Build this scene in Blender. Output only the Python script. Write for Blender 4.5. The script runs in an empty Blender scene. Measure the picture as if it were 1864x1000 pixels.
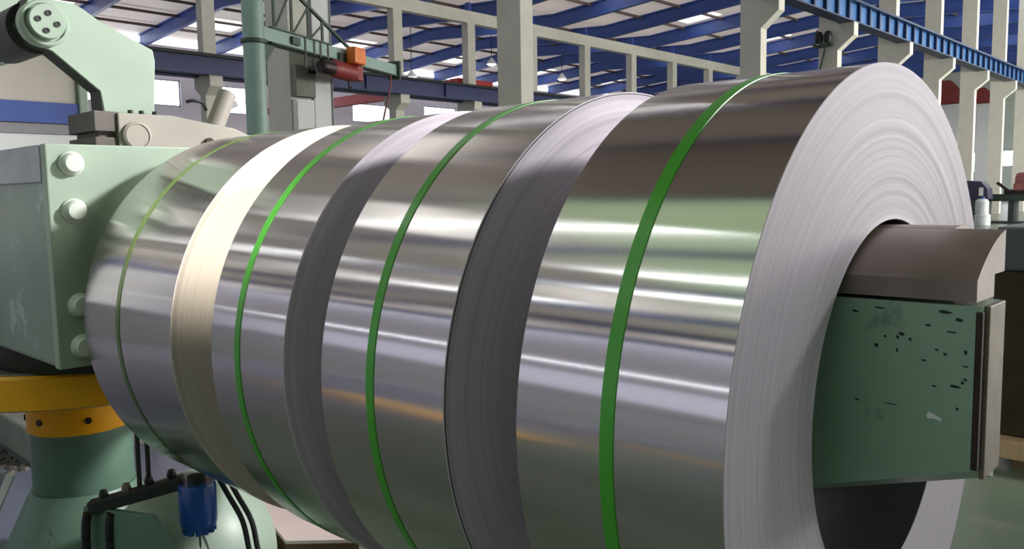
import bpy, bmesh, math, random
from mathutils import Vector, Matrix
random.seed(7)
PI = math.pi
sc = bpy.context.scene
C = sc.collection

# ---------------------------------------------------------------- camera, world, exposure, lights
cam = bpy.data.objects.new('camera', bpy.data.cameras.new('camera'))
C.objects.link(cam)
cam.data.sensor_fit = 'HORIZONTAL'
cam.data.sensor_width = 36.0
cam.data.lens = 36.0 * 1505.6 / 1864.0
cam.data.clip_start = 0.05
cam.data.clip_end = 600
_f = Vector((-0.68117585, 0.72562754, -0.09728376))
_r = Vector((0.73004176, 0.6832237, -0.01563347))
_u = Vector((-0.05512249, 0.08167035, 0.99513389))
M = Matrix.Identity(4)
for i in range(3):
    M[i][0] = _r[i]; M[i][1] = _u[i]; M[i][2] = -_f[i]
M.translation = Vector((0, 0, 1.6))
cam.matrix_world = M
sc.camera = cam

vs = sc.view_settings
sc.display_settings.display_device = 'sRGB'
vs.view_transform = 'Standard'
vs.look = 'None'
vs.gamma = 1.0
vs.use_curve_mapping = False
vs.exposure = 0.0
sc.cycles.use_denoising = True
sc.cycles.max_bounces = 8
sc.cycles.diffuse_bounces = 4
sc.cycles.glossy_bounces = 5
sc.cycles.sample_clamp_indirect = 6.0

w = bpy.data.worlds.new('overcast_sky')
sc.world = w
w.use_nodes = True
bg = w.node_tree.nodes['Background']
bg.inputs[0].default_value = (0.93, 0.96, 1.0, 1)
bg.inputs[1].default_value = 3.0

def spot(name, loc, target, power, size, angle, color, blend=0.25):
    l = bpy.data.lights.new(name, 'SPOT')
    l.energy = power; l.shadow_soft_size = size; l.color = color
    l.spot_size = math.radians(angle); l.spot_blend = blend
    o = bpy.data.objects.new(name, l); C.objects.link(o)
    o.location = loc
    o.rotation_euler = (Vector(target) - Vector(loc)).to_track_quat('-Z', 'Y').to_euler()
    return o
def area(name, loc, target, power, sx, sy, color):
    l = bpy.data.lights.new(name, 'AREA')
    l.shape = 'RECTANGLE'; l.size = sx; l.size_y = sy; l.energy = power; l.color = color
    o = bpy.data.objects.new(name, l); C.objects.link(o)
    o.location = loc
    o.rotation_euler = (Vector(target) - Vector(loc)).to_track_quat('-Z', 'Y').to_euler()
    return o
FILL = (2.6, -3.1, 3.1)
KEY = (4.6, 8.9, 6.7)
spot('sun_standin_light', KEY, (-3.7, 0.6, 1.7), 10500, 0.5, 28, (1.0, 0.97, 0.98), 1.0)  # added spot standing in for sun from high windows
spot('added_fill_light', FILL, (-2.03, 1.03, 1.63), 6000, 0.10, 6.5, (1.0, 0.95, 0.86), 0.75)  # added spot that brightens the farthest coil's end face
WIN_E = 7.0      # daylight in the window panes
TUBE_E = 12.0    # fluorescent rows under the rafters
SKY_E = 2.2      # translucent roof sheets

# ---------------------------------------------------------------- helpers
def lin(c):
    return tuple(((v / 255.0) / 12.92 if v / 255.0 <= 0.04045 else ((v / 255.0 + 0.055) / 1.055) ** 2.4) for v in c)

def mat(name, rgb, rough=0.6, metal=0.0, var=0.12, scale=6.0, bump=0.0, stain=None, stain_amt=0.0, stain_scale=3.0, stretch=None, spec=0.5):
    m = bpy.data.materials.new(name); m.use_nodes = True
    nt = m.node_tree; N = nt.nodes; L = nt.links
    b = N['Principled BSDF']
    b.inputs['Roughness'].default_value = rough
    b.inputs['Metallic'].default_value = metal
    b.inputs['Specular IOR Level'].default_value = spec
    c = lin(rgb)
    tc = N.new('ShaderNodeTexCoord'); mp = N.new('ShaderNodeMapping')
    L.new(tc.outputs['Object'], mp.inputs[0])
    if stretch: mp.inputs['Scale'].default_value = stretch
    n = N.new('ShaderNodeTexNoise'); n.inputs['Scale'].default_value = scale; n.inputs['Detail'].default_value = 5
    L.new(mp.outputs[0], n.inputs['Vector'])
    r = N.new('ShaderNodeValToRGB')
    r.color_ramp.elements[0].position = 0.3; r.color_ramp.elements[1].position = 0.7
    r.color_ramp.elements[0].color = (*[v * (1 - var) for v in c], 1)
    r.color_ramp.elements[1].color = (*[min(1, v * (1 + var)) for v in c], 1)
    L.new(n.outputs['Fac'], r.inputs[0])
    out = r.outputs[0]
    if stain:
        n2 = N.new('ShaderNodeTexNoise'); n2.inputs['Scale'].default_value = stain_scale; n2.inputs['Detail'].default_value = 8
        n2.inputs['Roughness'].default_value = 0.65
        L.new(mp.outputs[0], n2.inputs['Vector'])
        r2 = N.new('ShaderNodeValToRGB')
        r2.color_ramp.elements[0].position = 1 - stain_amt; r2.color_ramp.elements[1].position = min(1, 1 - stain_amt + 0.06)
        L.new(n2.outputs['Fac'], r2.inputs[0])
        mx = N.new('ShaderNodeMix'); mx.data_type = 'RGBA'
        L.new(r2.outputs[0], mx.inputs[0]); L.new(out, mx.inputs[6]); mx.inputs[7].default_value = (*lin(stain), 1)
        out = mx.outputs[2]
    L.new(out, b.inputs['Base Color'])
    if bump:
        bp = N.new('ShaderNodeBump'); bp.inputs['Strength'].default_value = bump; bp.inputs['Distance'].default_value = 0.01
        L.new(n.outputs['Fac'], bp.inputs['Height']); L.new(bp.outputs[0], b.inputs['Normal'])
    return m

def glow(name, rgb, e):
    m = bpy.data.materials.new(name); m.use_nodes = True
    b = m.node_tree.nodes['Principled BSDF']
    b.inputs['Base Color'].default_value = (0.8, 0.8, 0.8, 1)
    b.inputs['Emission Color'].default_value = (*lin(rgb), 1)
    b.inputs['Emission Strength'].default_value = e
    b.inputs['Roughness'].default_value = 0.3
    return m

class MB:
    """collects shapes into one bmesh"""
    def __init__(s): s.bm = bmesh.new(); s.mi = 0
    def _add(s, verts, faces, smooth=False):
        vv = [s.bm.verts.new(v) for v in verts]
        for f in faces:
            try:
                fc = s.bm.faces.new([vv[i] for i in f]); fc.material_index = s.mi; fc.smooth = smooth
            except ValueError: pass
        return vv
    def box(s, x0, x1, y0, y1, z0, z1, bev=0.0, rot=None, at=None):
        v = [(x, y, z) for x in (x0, x1) for y in (y0, y1) for z in (z0, z1)]
        if rot is not None:
            v = [Vector(at or (0, 0, 0)) + rot @ Vector(p) for p in v]
        f = [(0, 1, 3, 2), (4, 6, 7, 5), (0, 4, 5, 1), (2, 3, 7, 6), (0, 2, 6, 4), (1, 5, 7, 3)]
        vv = s._add(v, f)
        if bev:
            ed = set(e for q in vv for e in q.link_edges)
            bmesh.ops.bevel(s.bm, geom=list(ed), offset=bev, segments=2, affect='EDGES', profile=0.6)
        return s
    def bar(s, a, b, wd, ht, up=(0, 0, 1), bev=0.0):
        a = Vector(a); b = Vector(b); d = b - a; L = d.length; d.normalize()
        u = Vector(up); sd = d.cross(u)
        if sd.length < 1e-4: sd = d.cross(Vector((1, 0, 0)))
        sd.normalize(); u = sd.cross(d)
        R = Matrix((d, sd, u)).transposed()
        return s.box(0, L, -wd / 2, wd / 2, -ht / 2, ht / 2, bev, R, a)
    def prism(s, poly, axis, a, b, bev=0.0):
        """poly: 2D outline, extruded along axis from a to b. X: (y,z) Y: (x,z) Z: (x,y)"""
        def P(p, t):
            return {'X': (t, p[0], p[1]), 'Y': (p[0], t, p[1]), 'Z': (p[0], p[1], t)}[axis]
        n = len(poly)
        v = [P(p, a) for p in poly] + [P(p, b) for p in poly]
        f = [tuple(range(n)), tuple(range(2 * n - 1, n - 1, -1))]
        f += [(i, (i + 1) % n, n + (i + 1) % n, n + i) for i in range(n)]
        vv = s._add(v, f)
        if bev:
            ed = set(e for q in vv for e in q.link_edges)
            bmesh.ops.bevel(s.bm, geom=list(ed), offset=bev, segments=2, affect='EDGES', profile=0.6)
        return s
    def lathe(s, prof, axis='Z', c=(0, 0, 0), n=48, closed=False, mats=None, frame=None):
        """prof: list of (radius, height)"""
        c = Vector(c); rows = []
        for (r, h) in prof:
            row = []
            k = 1 if r < 1e-6 else n
            for i in range(k):
                t = 2 * PI * i / n
                x, y = r * math.cos(t), r * math.sin(t)
                p = {'Z': (x, y, h), 'X': (h, x, y), 'Y': (y, h, x)}[axis]
                p = Vector(p)
                if frame is not None: p = frame @ p
                row.append(s.bm.verts.new(c + p))
            rows.append(row)
        m = len(rows)
        for j in range(m if closed else m - 1):
            A, B = rows[j], rows[(j + 1) % m]
            for i in range(n):
                k = (i + 1) % n
                if len(A) == 1 and len(B) == 1: continue
                if len(A) == 1: q = [A[0], B[k], B[i]]
                elif len(B) == 1: q = [A[i], A[k], B[0]]
                else: q = [A[i], A[k], B[k], B[i]]
                fc = s.bm.faces.new(q); fc.smooth = True
                fc.material_index = mats[j] if mats else s.mi
        return s
    def cyl(s, a, b, r, n=24, r2=None):
        a = Vector(a); b = Vector(b); d = b - a
        q = d.to_track_quat('Z', 'Y').to_matrix()
        r2 = r if r2 is None else r2
        return s.lathe([(0, 0), (r, 0), (r2, d.length), (0, d.length)], 'Z', a, n, frame=q)
    def tube(s, pts, r, n=8, smooth=True):
        pts = [Vector(p) for p in pts]
        if smooth and len(pts) > 2:
            out = []
            for i in range(len(pts) - 1):
                p0 = pts[max(i - 1, 0)]; p1 = pts[i]; p2 = pts[i + 1]; p3 = pts[min(i + 2, len(pts) - 1)]
                for k in range(5):
                    t = k / 5
                    out.append(0.5 * ((2 * p1) + (-p0 + p2) * t + (2 * p0 - 5 * p1 + 4 * p2 - p3) * t * t + (-p0 + 3 * p1 - 3 * p2 + p3) * t ** 3))
            pts = out + [pts[-1]]
        rows = []
        for i, p in enumerate(pts):
            d = (pts[min(i + 1, len(pts) - 1)] - pts[max(i - 1, 0)]).normalized()
            q = d.to_track_quat('Z', 'Y').to_matrix()
            rows.append([s.bm.verts.new(p + q @ Vector((r * math.cos(2 * PI * k / n), r * math.sin(2 * PI * k / n), 0))) for k in range(n)])
        for A, B in zip(rows, rows[1:]):
            for k in range(n):
                fc = s.bm.faces.new([A[k], A[(k + 1) % n], B[(k + 1) % n], B[k]]); fc.smooth = True; fc.material_index = s.mi
        for row in (rows[0], rows[-1]):
            fc = s.bm.faces.new(row); fc.material_index = s.mi
        return s
    def mesh(s, name, mats):
        bmesh.ops.recalc_face_normals(s.bm, faces=s.bm.faces)
        for e in s.bm.edges:
            if len(e.link_faces) == 2 and e.calc_face_angle(0) > 0.6: e.smooth = False
        me = bpy.data.meshes.new(name); s.bm.to_mesh(me); s.bm.free()
        for m in (mats if isinstance(mats, (list, tuple)) else [mats]): me.materials.append(m)
        return me
    def build(s, name, mats, parent=None, loc=None):
        o = bpy.data.objects.new(name, s.mesh(name, mats)); C.objects.link(o)
        if parent: o.parent = parent
        if loc: o.location = loc
        return o

def tag(o, label=None, cat=None, group=None, kind=None):
    if label: o['label'] = label
    if cat: o['category'] = cat
    if group: o['group'] = group
    if kind: o['kind'] = kind
    return o
def thing(name, label, cat, loc=(0, 0, 0), group=None):
    o = bpy.data.objects.new(name, None); C.objects.link(o); o.location = loc
    return tag(o, label, cat, group)
def inst(name, me, parent=None, loc=(0, 0, 0), rot=(0, 0, 0)):
    o = bpy.data.objects.new(name, me); C.objects.link(o); o.parent = parent; o.location = loc; o.rotation_euler = rot
    return o
class Local(MB):
    """shapes given in world coordinates, built as a part under an Empty that stands at its own place"""
    def build(s, name, mats, parent=None, loc=None):
        if parent is not None:
            bmesh.ops.translate(s.bm, verts=s.bm.verts, vec=-Vector(parent.location if parent.parent is None else parent.location + parent.parent.location))
        return MB.build(s, name, mats, parent, loc)

# ---------------------------------------------------------------- materials
m_floor = mat('floor_epoxy', (96, 108, 94), 0.28, 0, 0.14, 0.8, stain=(112, 116, 108), stain_amt=0.42, stain_scale=1.3)
m_lane = mat('lane_paint', (104, 106, 128), 0.25, 0, 0.12, 1.2)
m_wall = mat('wall_render', (176, 186, 176), 0.8, 0, 0.06, 0.6)
m_wall_l = mat('wall_plaster', (226, 222, 236), 0.8, 0, 0.06, 0.5)
m_conc = mat('concrete_paint', (208, 207, 194), 0.7, 0, 0.06, 1.5)
m_rafter = mat('blue_rafter_paint', (50, 78, 150), 0.45, 0, 0.12, 0.7)
m_sheet = mat('roof_sheeting', (214, 204, 198), 0.6, 0, 0.06, 0.8)
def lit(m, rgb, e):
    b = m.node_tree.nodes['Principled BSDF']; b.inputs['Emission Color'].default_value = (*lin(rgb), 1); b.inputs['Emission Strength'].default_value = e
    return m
m_sheet_b = lit(mat('pale_glow_sheeting', (214, 204, 198), 0.6, 0, 0.06, 0.8), (240, 226, 220), 0.30)  # added glow that lifts the far bays' roof underside
m_sheet_w = lit(mat('warm_glow_sheeting', (190, 176, 168), 0.6, 0, 0.06, 0.8), (255, 210, 190), 0.045)  # opaque sheets; faint glow added to warm the coil tops' reflections
m_sheet_g = lit(mat('green_glow_sheeting', (190, 205, 180), 0.6, 0, 0.06, 0.8), (200, 226, 180), 0.64)  # green glow added for the coils to mirror
m_purlin = mat('purlin_steel', (86, 72, 72), 0.6, 0, 0.1, 2)
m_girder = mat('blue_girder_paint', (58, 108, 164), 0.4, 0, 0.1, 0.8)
m_girder_d = mat('dark_girder_blue', (14, 40, 80), 0.45, 0, 0.1, 0.8)  # stiffeners and flanges are a darker blue than the web
m_runway = mat('navy_runway_paint', (54, 62, 104), 0.5, 0, 0.12, 0.7)
m_green = mat('machine_green', (150, 168, 150), 0.42, 0, 0.06, 5, stain=(124, 140, 122), stain_amt=0.34, stain_scale=6)
m_green_d = mat('dark_machine_green', (88, 116, 100), 0.45, 0, 0.12, 5, stain=(58, 66, 56), stain_amt=0.36, stain_scale=9)
m_grey_green = mat('grey_green_paint', (126, 142, 132), 0.4, 0.0, 0.12, 4, stain=(172, 178, 184), stain_amt=0.42, stain_scale=5)
m_dark = mat('dark_greased_steel', (44, 46, 44), 0.55, 0.2, 0.2, 8)
m_olive = mat('dark_olive_paint', (52, 56, 44), 0.6, 0, 0.12, 6)
m_yellow = mat('yellow_paint', (244, 172, 10), 0.42, 0, 0.08, 4, stain=(196, 124, 20), stain_amt=0.33, stain_scale=7)
m_boltm = mat('bolt_paint', (206, 214, 204), 0.4, 0.1, 0.05, 20)
m_black = mat('black_rubber', (22, 24, 24), 0.45, 0, 0.2, 10)
m_blue = mat('blue_enamel', (24, 74, 148), 0.3, 0, 0.15, 12)
m_cream = mat('cream_paint', (198, 190, 178), 0.6, 0, 0.06, 3)
m_beam = mat('stone_grey_paint', (152, 147, 136), 0.55, 0, 0.07, 4, stain=(136, 132, 118), stain_amt=0.35, stain_scale=5)
m_clamp = mat('brown_grey_clamp', (92, 86, 80), 0.6, 0.1, 0.15, 8)
m_bstripe = mat('blue_stripe_paint', (58, 84, 158), 0.5, 0, 0.08, 3)
m_gstripe = mat('grey_stripe_paint', (140, 138, 140), 0.5, 0, 0.08, 3)
m_white = mat('white_paint', (222, 224, 222), 0.5, 0, 0.04, 3)
m_orange = mat('orange_enamel', (246, 132, 48), 0.4, 0, 0.12, 9)
m_red = mat('red_enamel', (178, 40, 40), 0.5, 0, 0.15, 3)
m_hood = mat('brown_red_hood', (124, 46, 40), 0.6, 0, 0.12, 1)
m_redd = mat('dark_red_enamel', (142, 50, 48), 0.5, 0, 0.2, 9)
m_brown = mat('worn_brown_steel', (134, 118, 112), 0.36, 0.3, 0.2, 9, 0.06, stain=(150, 140, 134), stain_amt=0.36, stain_scale=14)
m_brown_d = mat('dark_brown_steel', (52, 40, 38), 0.45, 0.4, 0.25, 18, stain=(120, 108, 100), stain_amt=0.3, stain_scale=24)
m_tan = mat('tan_steel_edge', (122, 110, 97), 0.5, 0.3, 0.15, 20)
m_rust = mat('rusty_box_steel', (58, 44, 30), 0.7, 0.1, 0.35, 5)
m_slate = mat('slate_lid_paint', (84, 86, 92), 0.5, 0, 0.1, 5)
m_wood = mat('sawn_timber', (206, 172, 136), 0.7, 0, 0.12, 4, stretch=(6, 1, 6))
m_plank = mat('yellow_plank_paint', (250, 196, 110), 0.5, 0, 0.06, 4)
m_wood_d = mat('dark_timber', (104, 82, 58), 0.75, 0, 0.2, 6)
m_pink = mat('pale_board', (226, 208, 204), 0.6, 0, 0.05, 4)
m_jib = mat('jib_crane_green', (148, 176, 164), 0.45, 0, 0.07, 4)
m_jib_d = mat('jib_crane_dark_green', (58, 78, 66), 0.5, 0, 0.1, 4)
m_machine = mat('machine_dark_green', (50, 62, 56), 0.5, 0, 0.25, 3)
m_machine_r = mat('machine_faded_red', (150, 92, 92), 0.6, 0, 0.2, 3)
m_navy = mat('navy_cover', (52, 52, 76), 0.6, 0, 0.2, 2)
m_drum = mat('white_drum_plastic', (206, 214, 216), 0.4, 0, 0.05, 4)
m_stone = mat('plinth_concrete', (132, 134, 126), 0.85, 0, 0.12, 4)
m_window = glow('window_daylight', (236, 242, 255), WIN_E)
m_added_pane = glow('added_lavender_pane', (210, 208, 242), 0.8)  # unseen lavender panes added to brighten the coils' reflections
m_dim = glow('clerestory_window', (236, 242, 255), 8.0)
m_fill_win = glow('added_fill_window', (250, 248, 255), 4.5)  # unseen panes added as fill on the nearest coil's end face
m_bright = glow('sunny_window', (255, 250, 242), 28.0)
m_skylight = glow('translucent_roof_sheet', (250, 244, 240), SKY_E)
m_tube = glow('fluorescent_row', (246, 250, 255), TUBE_E)
m_lampglow = glow('pendant_lamp_glow', (250, 250, 255), 6)

def strip_barrel():
    m = bpy.data.materials.new('polished_strip'); m.use_nodes = True
    nt = m.node_tree; N = nt.nodes; L = nt.links; b = N['Principled BSDF']
    b.inputs['Metallic'].default_value = 1
    b.inputs['Base Color'].default_value = (*lin((206, 203, 200)), 1)
    b.inputs['Roughness'].default_value = 0.24
    b.inputs['Anisotropic'].default_value = 0.96
    b.inputs['Anisotropic Rotation'].default_value = 0.25
    t = N.new('ShaderNodeTangent'); t.direction_type = 'RADIAL'; t.axis = 'X'
    L.new(t.outputs[0], b.inputs['Tangent'])
    # rolling grain round the strip
    tc = N.new('ShaderNodeTexCoord'); mp = N.new('ShaderNodeMapping'); mp.inputs['Scale'].default_value = (90, 1.2, 1.2)
    n = N.new('ShaderNodeTexNoise'); n.inputs['Scale'].default_value = 3; n.inputs['Detail'].default_value = 3
    L.new(tc.outputs['Object'], mp.inputs[0]); L.new(mp.outputs[0], n.inputs['Vector'])
    mr = N.new('ShaderNodeMapRange'); mr.inputs[3].default_value = 0.115; mr.inputs[4].default_value = 0.165
    L.new(n.outputs['Fac'], mr.inputs[0]); L.new(mr.outputs[0], b.inputs['Roughness'])
    return m
def strip_edges(name, base, rough, aniso, metal=1.0):
    m = bpy.data.materials.new(name); m.use_nodes = True
    nt = m.node_tree; N = nt.nodes; L = nt.links; b = N['Principled BSDF']
    b.inputs['Metallic'].default_value = metal
    b.inputs['Roughness'].default_value = rough
    b.inputs['Anisotropic'].default_value = aniso
    b.inputs['Anisotropic Rotation'].default_value = 0.25
    t = N.new('ShaderNodeTangent'); t.direction_type = 'RADIAL'; t.axis = 'X'
    L.new(t.outputs[0], b.inputs['Tangent'])
    tc = N.new('ShaderNodeTexCoord'); sp = N.new('ShaderNodeSeparateXYZ'); L.new(tc.outputs['Object'], sp.inputs[0])
    cb = N.new('ShaderNodeCombineXYZ'); L.new(sp.outputs[1], cb.inputs[0]); L.new(sp.outputs[2], cb.inputs[1])
    ln = N.new('ShaderNodeVectorMath'); ln.operation = 'LENGTH'; L.new(cb.outputs[0], ln.inputs[0])
    n = N.new('ShaderNodeTexNoise'); n.noise_dimensions = '1D'; n.inputs['Scale'].default_value = 95; n.inputs['Detail'].default_value = 6
    n.inputs['Roughness'].default_value = 0.7
    L.new(ln.outputs['Value'], n.inputs['W'])
    r = N.new('ShaderNodeValToRGB'); c = lin(base)
    r.color_ramp.elements[0].position = 0.32; r.color_ramp.elements[1].position = 0.68
    r.color_ramp.elements[0].color = (*[v * 0.88 for v in c], 1); r.color_ramp.elements[1].color = (*[min(1, v * 1.08) for v in c], 1)
    L.new(n.outputs['Fac'], r.inputs[0]); L.new(r.outputs[0], b.inputs['Base Color'])
    bp = N.new('ShaderNodeBump'); bp.inputs['Strength'].default_value = 0.12; bp.inputs['Distance'].default_value = 0.004
    L.new(n.outputs['Fac'], bp.inputs['Height']); L.new(bp.outputs[0], b.inputs['Normal'])
    return m
m_barrel = strip_barrel()
m_edges = strip_edges('wound_strip_edges', (196, 188, 198), 0.6, 0.3, 0.12)
m_edges_b = strip_edges('bright_wound_strip_edges', (206, 196, 184), 0.5, 0.3, 0.3)
m_bore = mat('coil_bore_steel', (120, 118, 122), 0.4, 0.9, 0.05, 4)
m_strap = mat('green_strapping', (70, 160, 48), 0.28, 0, 0.05, 6)
m_strap_w = mat('olive_strapping', (92, 116, 62), 0.22, 0.2, 0.05, 6)

# ---------------------------------------------------------------- the hall: floor, walls, roof
FX0, FX1, FY0, FY1 = -65.0, 14.0, -34.0, 100.0
b = MB(); b.box(FX0 - 1, FX1 + 8, FY0 - 1, FY1 + 1, -0.3, 0.0); tag(b.build('floor', m_floor), kind='structure')
b = MB(); b.box(-9.0, -4.0, -6.0, 7.0, 0.0, 0.004); tag(b.build('trim_1', m_lane), kind='structure')
b = MB(); b.box(-8.0, 12.0, -3.95, -3.75, 0.0, 0.004); tag(b.build('trim_2', m_yellow), kind='structure')  # unseen yellow strip, added to reflect in the coils

def walled(name, axis, pos, thick, a0, a1, z0, z1, holes, material):
    """a wall with real openings; holes (a0, a1, z0, z1) sorted, all in one or more rows"""
    b = MB()
    A = sorted(set([a0, a1] + [h[0] for h in holes] + [h[1] for h in holes]))
    Z = sorted(set([z0, z1] + [h[2] for h in holes] + [h[3] for h in holes]))
    for i in range(len(A) - 1):
        for j in range(len(Z) - 1):
            ca, cz = (A[i] + A[i + 1]) / 2, (Z[j] + Z[j + 1]) / 2
            if any(h[0] < ca < h[1] and h[2] < cz < h[3] for h in holes): continue
            if axis == 'X': b.box(pos, pos + thick, A[i], A[i + 1], Z[j], Z[j + 1])
            else: b.box(A[i], A[i + 1], pos, pos + thick, Z[j], Z[j + 1])
    return tag(b.build(name, material), kind='structure')
WN = [0]
m_frame = mat('window_frame_paint', (150, 156, 160), 0.6, 0, 0.05, 2)
def window(axis, pos, a0, a1, z0, z1, pm=None):
    WN[0] += 1
    b = MB(); t = 0.06; f = 0.12
    def bx(p, q, r, s, d0, d1):
        if axis == 'X': b.box(pos + d0, pos + d1, p, q, r, s)
        else: b.box(p, q, pos + d0, pos + d1, r, s)
    for (p, q, r, s) in ((a0, a1, z0, z0 + f), (a0, a1, z1 - f, z1), (a0, a0 + f, z0, z1), (a1 - f, a1, z0, z1)): bx(p, q, r, s, -t, t)
    o = tag(b.build('window_%d' % WN[0], m_frame), kind='structure')
    b = MB(); bx(a0, a1, z0, z1, -0.01, 0.01)
    b.build('pane', pm or m_window, o)

# far side wall, with the row of high windows
hs = [(15.5, 20, 8.9, 11.0), (22, 26.5, 8.9, 11.0), (28.6, 31.0, 8.9, 11.0), (33.3, 37.5, 8.6, 10.9), (40, 45, 8.9, 11), (47.6, 52.2, 8.6, 10.4), (56.5, 61, 9.2, 10.7), (64, 69, 9, 10.7)]
walled('wall_west', 'X', FX0 - 0.3, 0.3, FY0, FY1, 0, 13.6, hs, m_wall_l)
for h in hs: window('X', FX0 - 0.15, *h)
# end wall behind the columns
hs = [(-25.6, -23.7, 3.1, 5.3), (-22.5, -21.2, 3.6, 5.4), (-30, -28, 3.1, 5.3), (-34.5, -32.5, 3.1, 5.3), (-18.5, -16.8, 3.4, 5.4), (-8, -5, 3.4, 5.4), (0, 3, 3.4, 5.4)]
walled('wall_north', 'Y', FY1, 0.3, FX0, FX1, 0, 15.5, hs, m_wall)
for h in hs: window('Y', FY1 + 0.15, *h)
# near side wall: long high window bands and an added open gateway
FILL_GATE = (7.0, 9.6, 0.0, 5.0)  # opening added to throw light on the farthest coil's end face
hs = [FILL_GATE] + [(y, y + 5.0, 3.2, 8.6) for y in ()] + [(y, y + 5.0, 3.2, 8.6) for y in (11, 17, 23, 29, 35, 41, 47, 53, 59)]
walled('wall_east', 'X', FX1, 0.3, FY0, FY1, 0, 13.6, hs, m_wall)
for h in hs[1:]: window('X', FX1 + 0.15, *h, pm=m_bright if h[0] > 28 else m_fill_win)
# wall behind the camera
hs = [(x, x + 5.2, 7.0, 7.45) for x in range(-62, 10, 6)] + [(x, x + 5.2, 1.2, 5.4) for x in range(-62, 10, 6)]
walled('wall_south', 'Y', FY0 - 0.3, 0.3, FX0, FX1, 0, 15.5, hs, m_wall_l)
for h in hs: window('Y', FY0 - 0.15, *h, pm=m_added_pane if h[2] < 2 else m_dim)

# roof: three gabled bays
XA, XB = -12.65, -38.65
ceil = bpy.data.objects.new('ceiling', None); C.objects.link(ceil); tag(ceil, kind='structure')
def gable(x0, x1, zc, rise, thick, y0, y1):
    xm = (x0 + x1) / 2
    return [(x0, zc), (xm, zc + rise), (x1, zc), (x1, zc + thick), (xm, zc + rise + thick), (x0, zc + thick)]
bays = [(XA, FX1, -34, 56), (XB, XA, -34, 98), (FX0, XB, -34, 98)]
for (x0, x1, y0, y1) in bays:
    xm = (x0 + x1) / 2
    # sheets per 6 m field and slope; every other field carries a translucent strip
    shs = {}
    for side in (0, 1):
        xa, xb = (x0, xm) if side == 0 else (xm, x1)
        za, zb = (14.25, 15.22) if side == 0 else (15.22, 14.25)
        b = MB(); n = 16
        pr = []
        b.prism([(xa, za), (xb, zb), (xb, zb + 0.08), (xa, za + 0.08)], 'Y', 0.0, 5.98)
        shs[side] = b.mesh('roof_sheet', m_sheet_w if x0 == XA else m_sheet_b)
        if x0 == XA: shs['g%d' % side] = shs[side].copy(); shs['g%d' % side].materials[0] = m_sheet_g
        b = MB()
        fa, fb = (0.30, 0.52) if side == 0 else (0.48, 0.70)
        L = lambda t: (xa + (xb - xa) * t, za + (zb - za) * t)
        b.prism([(L(fa)[0], L(fa)[1] - 0.03), (L(fb)[0], L(fb)[1] - 0.03), (L(fb)[0], L(fb)[1] - 0.005), (L(fa)[0], L(fa)[1] - 0.005)], 'Y', 0.6, 5.4)
        shs[side + 2] = b.mesh('translucent_sheet', m_skylight)
    b = MB()
    b.prism([(x0, 13.2), (xm, 14.12), (x1, 13.2), (x1, 13.30), (xm, 14.22), (x0, 13.30)], 'Y', -0.15, 0.15)
    b.prism([(x0, 13.28), (xm, 14.20), (x1, 13.28), (x1, 14.1), (xm, 15.02), (x0, 14.1)], 'Y', -0.02, 0.02)
    b.prism([(x0, 14.1), (xm, 15.02), (x1, 14.1), (x1, 14.2), (xm, 15.12), (x0, 14.2)], 'Y', -0.15, 0.15)
    ra = b.mesh('rafter', m_rafter)
    ny = int((y1 - y0) / 6)
    off = 0.55   # rafters stand over the columns
    for k in range(ny + 1):
        y = y0 + 6 * k - 0.1 + off
        inst('rafter', ra, ceil, (0, y + 1.55, 0))
        if k < ny:
            for side in (0, 1):
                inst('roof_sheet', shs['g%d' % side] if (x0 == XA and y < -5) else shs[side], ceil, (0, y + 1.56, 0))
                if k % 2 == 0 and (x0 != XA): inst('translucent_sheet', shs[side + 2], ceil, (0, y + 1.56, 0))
    if x0 != XA:
        for k in range(1, 8):
            x = x0 + (x1 - x0) * k / 8
            z = 14.12 + 0.97 * (1 - abs(x - xm) / (xm - x0))
            b = MB(); b.box(x - 0.06, x + 0.06, y0, y1, z - 0.16, z + 0.02)
            b.build('purlin', m_purlin, ceil)

# rows of lamps slung under the rafters behind the camera
rows = [(10.8, [(-20, -9)], 'ahead of the recoiler'), (-4.7, [(-20, -8), (4, 10)], 'nearest behind the camera'), (-10.4, [(-34, -25), (-12, -3)], 'second behind the camera'),
        (-13.5, [(-14, -9)], 'short, between the second and last rows'), (-16.6, [(-25, -18), (-9, 2)], 'last behind the camera')]
for (y, segs, t) in rows:
    o = thing('lamp_row', 'fluorescent lamp row slung under the roof, ' + t, 'lamp', (0, y, 12.9), 'fluorescent lamp rows under the roof')
    for (xa, xb) in segs:
        b = MB(); h_ = 0.025 if y > 0 else 0.05; b.box(xa, xb, -h_, h_, -0.05, 0.08 if y < 0 else 0.0); b.build('tube', m_tube, o)
        b = MB(); b.box(xa, xb, -0.1, 0.1, 0.1, 0.16)
        for x in range(int(xa) + 1, int(xb), 3): b.box(x - 0.02, x + 0.02, -0.02, 0.02, 0.16, 0.45)
        b.build('tray', m_white, o)

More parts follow.
